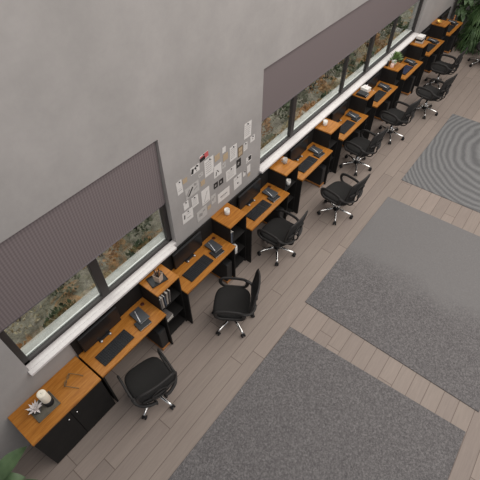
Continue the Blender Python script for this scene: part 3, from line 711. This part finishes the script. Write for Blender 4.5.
# ------------------------------------------------------------------ papers pinned to the wall
PAP = [
 # x0, x1, z0, z1, kind, label
 (2.475, 2.625, 1.83, 2.08, 'text', 'white printed sheet, topmost and furthest right of the pinned group'),
 (2.606, 2.706, 1.715, 1.815, 'sketch', 'small white card with black pin just below the topmost sheet'),
 (2.175, 2.320, 1.66, 1.90, 'text', 'tall white printed sheet left of the framed tan print'),
 (2.345, 2.445, 1.63, 1.80, 'tanframe', 'tan print with brown border right of the tall white sheet'),
 (2.462, 2.545, 1.66, 1.79, 'lines', 'narrow pale sheet just right of the brown bordered tan print'),
 (2.52, 2.64, 1.425, 1.53, 'photo', 'small black and white photo at the right end of the group'),
 (1.634, 1.785, 2.0, 2.095, 'rose', 'rose and black photo, topmost at the left of the group'),
 (1.890, 1.985, 1.845, 1.945, 'tan', 'tan square right of the large lined sheet'),
 (2.045, 2.140, 1.755, 1.87, 'tan', 'tan square below a small white slip'),
 (2.035, 2.100, 1.885, 1.975, 'plain', 'small white slip above a tan square'),
 (1.700, 1.865, 1.72, 1.99, 'text', 'large white lined sheet below the rose photo'),
 (1.858, 2.005, 1.60, 1.80, 'marks', 'white sheet with two slanted black strokes at group centre'),
 (1.470, 1.620, 1.91, 2.02, 'blotch', 'white print with black blotches, left of the rose photo'),
 (1.228, 1.318, 1.775, 1.985, 'halfnote', 'narrow white slip with dark pin, furthest left of the group'),
 (1.330, 1.405, 1.88, 1.955, 'tan', 'tan square beside the furthest left white slip'),
 (1.345, 1.580, 1.62, 1.80, 'stripe', 'pale grey photo with slanted stripes, left of centre'),
 (1.612, 1.69, 1.65, 1.735, 'tan', 'tan square above the white sheet with one diagonal line'),
 (1.605, 1.755, 1.32, 1.59, 'diag', 'white sheet with a single diagonal grey line'),
 (1.842, 1.922, 1.44, 1.54, 'black', 'left of two black square prints'),
 (1.946, 2.030, 1.43, 1.53, 'black', 'right of two black square prints'),
 (1.905, 2.150, 1.135, 1.31, 'caption', 'wide white sheet with one dark text line, lowest in the group'),
 (2.090, 2.300, 1.385, 1.58, 'text', 'wide white printed sheet below the tall white sheet'),
 (2.245, 2.420, 1.13, 1.36, 'dot', 'white sheet with a small grey dot, low at the right'),
 (2.310, 2.405, 1.475, 1.62, 'black', 'black print right of the wide white printed sheet'),
 (2.545, 2.620, 1.235, 1.38, 'plain', 'narrow white slip below the small black and white photo'),
 (2.56, 2.62, 1.165, 1.225, 'tan', 'small tan square lowest at the right end'),
 (2.452, 2.508, 1.235, 1.33, 'plainpin', 'tiny white slip with dark pin left of the lowest tan square'),
 (1.430, 1.545, 1.42, 1.60, 'lines', 'white slip left of the sheet with diagonal line'),
 (1.290, 1.378, 1.49, 1.62, 'plainpin', 'small white slip with pin above the lower left sheet'),
 (1.245, 1.432, 1.28, 1.475, 'sketch2', 'white sketch sheet at the lower left corner of the group'),
 (1.490, 1.680, 1.12, 1.31, 'greyph', 'pale grey print lowest at the left, partly faded'),
 (1.695, 1.765, 1.185, 1.255, 'tan', 'small tan square right of the faded grey print'),
 (1.775, 1.865, 1.215, 1.38, 'greyph', 'narrow pale grey slip left of the wide caption sheet'),
 (2.015, 2.09, 1.655, 1.745, 'greyph', 'small grey print right of the slanted black strokes'),
 (1.585, 1.665, 1.80, 1.86, 'greyph', 'small grey print between blotchy print and large lined sheet'),
]
rnd = random.Random(2)
for k, (x0, x1, z0, z1, kind, lab) in enumerate(PAP):
    zc = (z0+z1)/2 + .012; hz = (z1-z0)/2*.9; z0, z1 = zc-hz, zc+hz
    w_, h_ = (x1-x0)/2, (z1-z0)/2; th = .0015
    tl = R(rnd.uniform(-2.5, 2.5))
    r = thing('pinned_paper', lab, 'paper', ((x0+x1)/2, -.0012, (z0+z1)/2), 0, 'papers pinned to the wall'); r.rotation_euler = (0, tl, 0)
    basem = {'tan': 'tan', 'tanframe': 'ink_m', 'black': 'ink', 'greyph': 'paper_g', 'stripe': 'paper_g', 'rose': 'paper'}.get(kind, 'paper')
    b = MB(); b.box(-w_, w_, -th, 0, -h_, h_); mats = [basem, 'ink', 'ink_g', 'red', 'tan']
    def q(u0, u1, v0, v1, mi, rot=0):   # printed patch in sheet units -1..1
        mm = Matrix.Rotation(R(rot), 4, 'Y')
        cx, cz = (u0+u1)/2*w_, (v0+v1)/2*h_
        b.box(-(u1-u0)/2*w_, (u1-u0)/2*w_, -th-.0004, -th, -(v1-v0)/2*h_, (v1-v0)/2*h_, mi=mi, mtx=Matrix.Translation((cx, 0, cz)) @ mm)
    if kind in ('text', 'lines'):
        for j in range(6): q(-.75, .75 - .3*rnd.random(), .62-j*.25, .68-j*.25, 2)
    elif kind == 'sketch': q(-.3, .3, -.2, .1, 2, 20)
    elif kind == 'sketch2': q(-.7, -.5, -.2, .5, 1, 8); q(-.2, .6, -.4, -.3, 2); q(-.2, .5, .3, .36, 2)
    elif kind == 'tanframe': q(-.75, .75, -.8, .0, 4); q(-.75, .75, .12, .8, 4)
    elif kind == 'photo': q(-.1, .9, -.6, .9, 1, 8); q(-.8, -.4, -.8, -.4, 2)
    elif kind == 'rose': q(-1, .2, -1, .2, 1); q(.0, 1, -.8, .9, 3); q(-.9, -.1, .1, .7, 3)
    elif kind == 'marks': q(-.05, .12, -.45, .2, 1, -38); q(-.55, -.3, -.75, -.1, 1, 14)
    elif kind == 'blotch': q(-.85, -.35, -.8, .6, 1, 12); q(-.1, .25, -.1, .6, 1, -20); q(.4, .75, .3, .8, 1); q(.2, .4, -.8, -.3, 2)
    elif kind == 'stripe': q(-.35, -.15, -.9, .7, 1, 42); q(.2, .8, -.2, .0, 2, -20); q(-.7, -.5, -.6, .6, 2, 40); q(.3, .7, .4, .8, 2, 30)
    elif kind == 'diag': q(-.06, .06, -.7, .6, 2, 25); q(-.8, .8, -.85, -.78, 2)
    elif kind == 'caption': q(-.6, .6, -.05, .08, 1); q(-.4, .4, -.35, -.28, 2)
    elif kind == 'dot': q(-.15, .15, -.4, -.15, 1); q(-.7, .7, .55, .6, 2)
    elif kind == 'halfnote': q(-.7, .7, -.5, -.42, 2); q(-.7, .5, -.2, -.15, 2)
    elif kind == 'greyph': q(-.6, .1, -.3, .3, 2, 25); q(.2, .7, .2, .5, 2)
    elif kind == 'black': q(-.5, .2, -.4, .3, 2, 25)
    b.build('sheet', mats, r)
    if kind in ('text', 'sketch', 'halfnote', 'plainpin', 'rose', 'photo', 'blotch', 'lines', 'sketch2', 'dot'):
        MB().lathe([(0, .012), (.007, .011), (.009, .006), (.005, 0), (0, 0)], 10).build('push_pin', 'ink', r, loc=(rnd.uniform(-.3, .3)*w_, -th-.0006, h_*.86), rot=(R(90), 0, 0))

# ------------------------------------------------------------------ tall plants
o = thing('potted_plant', 'broad leaved plant beside the storage cabinet, bottom left corner', 'plant', (-1.86, -.36, 0))
MB().lathe([(0, 0), (.11, 0), (.14, .24), (.13, .24), (.125, .21), (0, .2)], 24).build('pot', 'pot', o); MB().lathe([(0, .206), (.122, .206), (.122, .2)], 20).build('soil', 'soil', o)
st = MB(); b = bmesh.new()
for (tx, ty, tz, wd, mid) in [(.40, .05, .60, .085, .60), (.22, -.13, .50, .075, .52), (.10, .22, .66, .055, .4), (-.3, .1, .5, .06, .34), (-.2, -.26, .5, .06, .36), (.12, -.34, .44, .055, .3), (.0, .02, .75, .05, .4), (.27, -.20, .40, .045, .28)]:
    m0 = Vector((tx*.15, ty*.15, mid)); st.tube([(0, 0, .2), m0*.6 + Vector((0, 0, .1)), m0], [.009, .007, .005], seg=6)
    leaf_into(b, m0, (tx, ty, tz), wd, .05, 8)
st.build('stem', 'leaf', o); MB().add(b, 0, True).build('foliage', 'leaf', o)
def big_plant(x, y, label, seed, broad, z0, hgt, rad, n, wid, m):
    o = thing('potted_plant' if broad else 'potted_palm', label, 'plant', (x, y, 0)); rnd = random.Random(seed)
    MB().lathe([(0, 0), (.13, 0), (.17, .30), (.155, .30), (.15, .26), (0, .25)], 24).build('pot', 'pot', o); MB().lathe([(0, .256), (.146, .256), (.146, .25)], 20).build('soil', 'soil', o)
    st = MB(); b = bmesh.new()
    for k in range(n):
        a = rnd.uniform(0, 6.283); t = rnd.random(); zc = z0 + (hgt-z0)*t; rr = rad*(.45 + .55*rnd.random())*(1 - .35*t)
        d = Vector((math.cos(a), math.sin(a), 0))
        base = d*rr*.35 + Vector((0, 0, zc)); tip = d*rr + Vector((0, 0, zc - rnd.uniform(.0, .28) + (.1 if broad else 0)))
        if x + tip.x > XE - .03: tip.x = XE - .03 - x
        if y + tip.y > -.03: tip.y = -.03 - y
        if x + base.x > XE - .04: base.x = XE - .04 - x
        if y + base.y > -.04: base.y = -.04 - y
        for q_ in (base, tip):
            if x + q_.x < 11.07: q_.x = 11.07 - x + .06*rnd.random()
        leaf_into(b, base, tip, wid*rnd.uniform(.7, 1.2), .10 if not broad else .05, 6)
        if k % 3 == 0: st.tube([(d.x*.03, d.y*.03, .25), (base.x*.6, base.y*.6, .25 + (zc-.25)*.7), tuple(base)], [.009, .007, .004], seg=5)
    st.build('stem', 'leaf_d', o); MB().add(b, 0, True).build('foliage', m, o)
big_plant(11.42, -.25, 'tall broad leaved plant in the far corner behind the palm', 3, True, .75, 1.75, .36, 150, .075, 'leaf')
big_plant(11.40, -.72, 'drooping green palm beside the last desk, in front of the end wall', 6, False, .10, 1.5, .50, 950, .02, 'leaf_d')
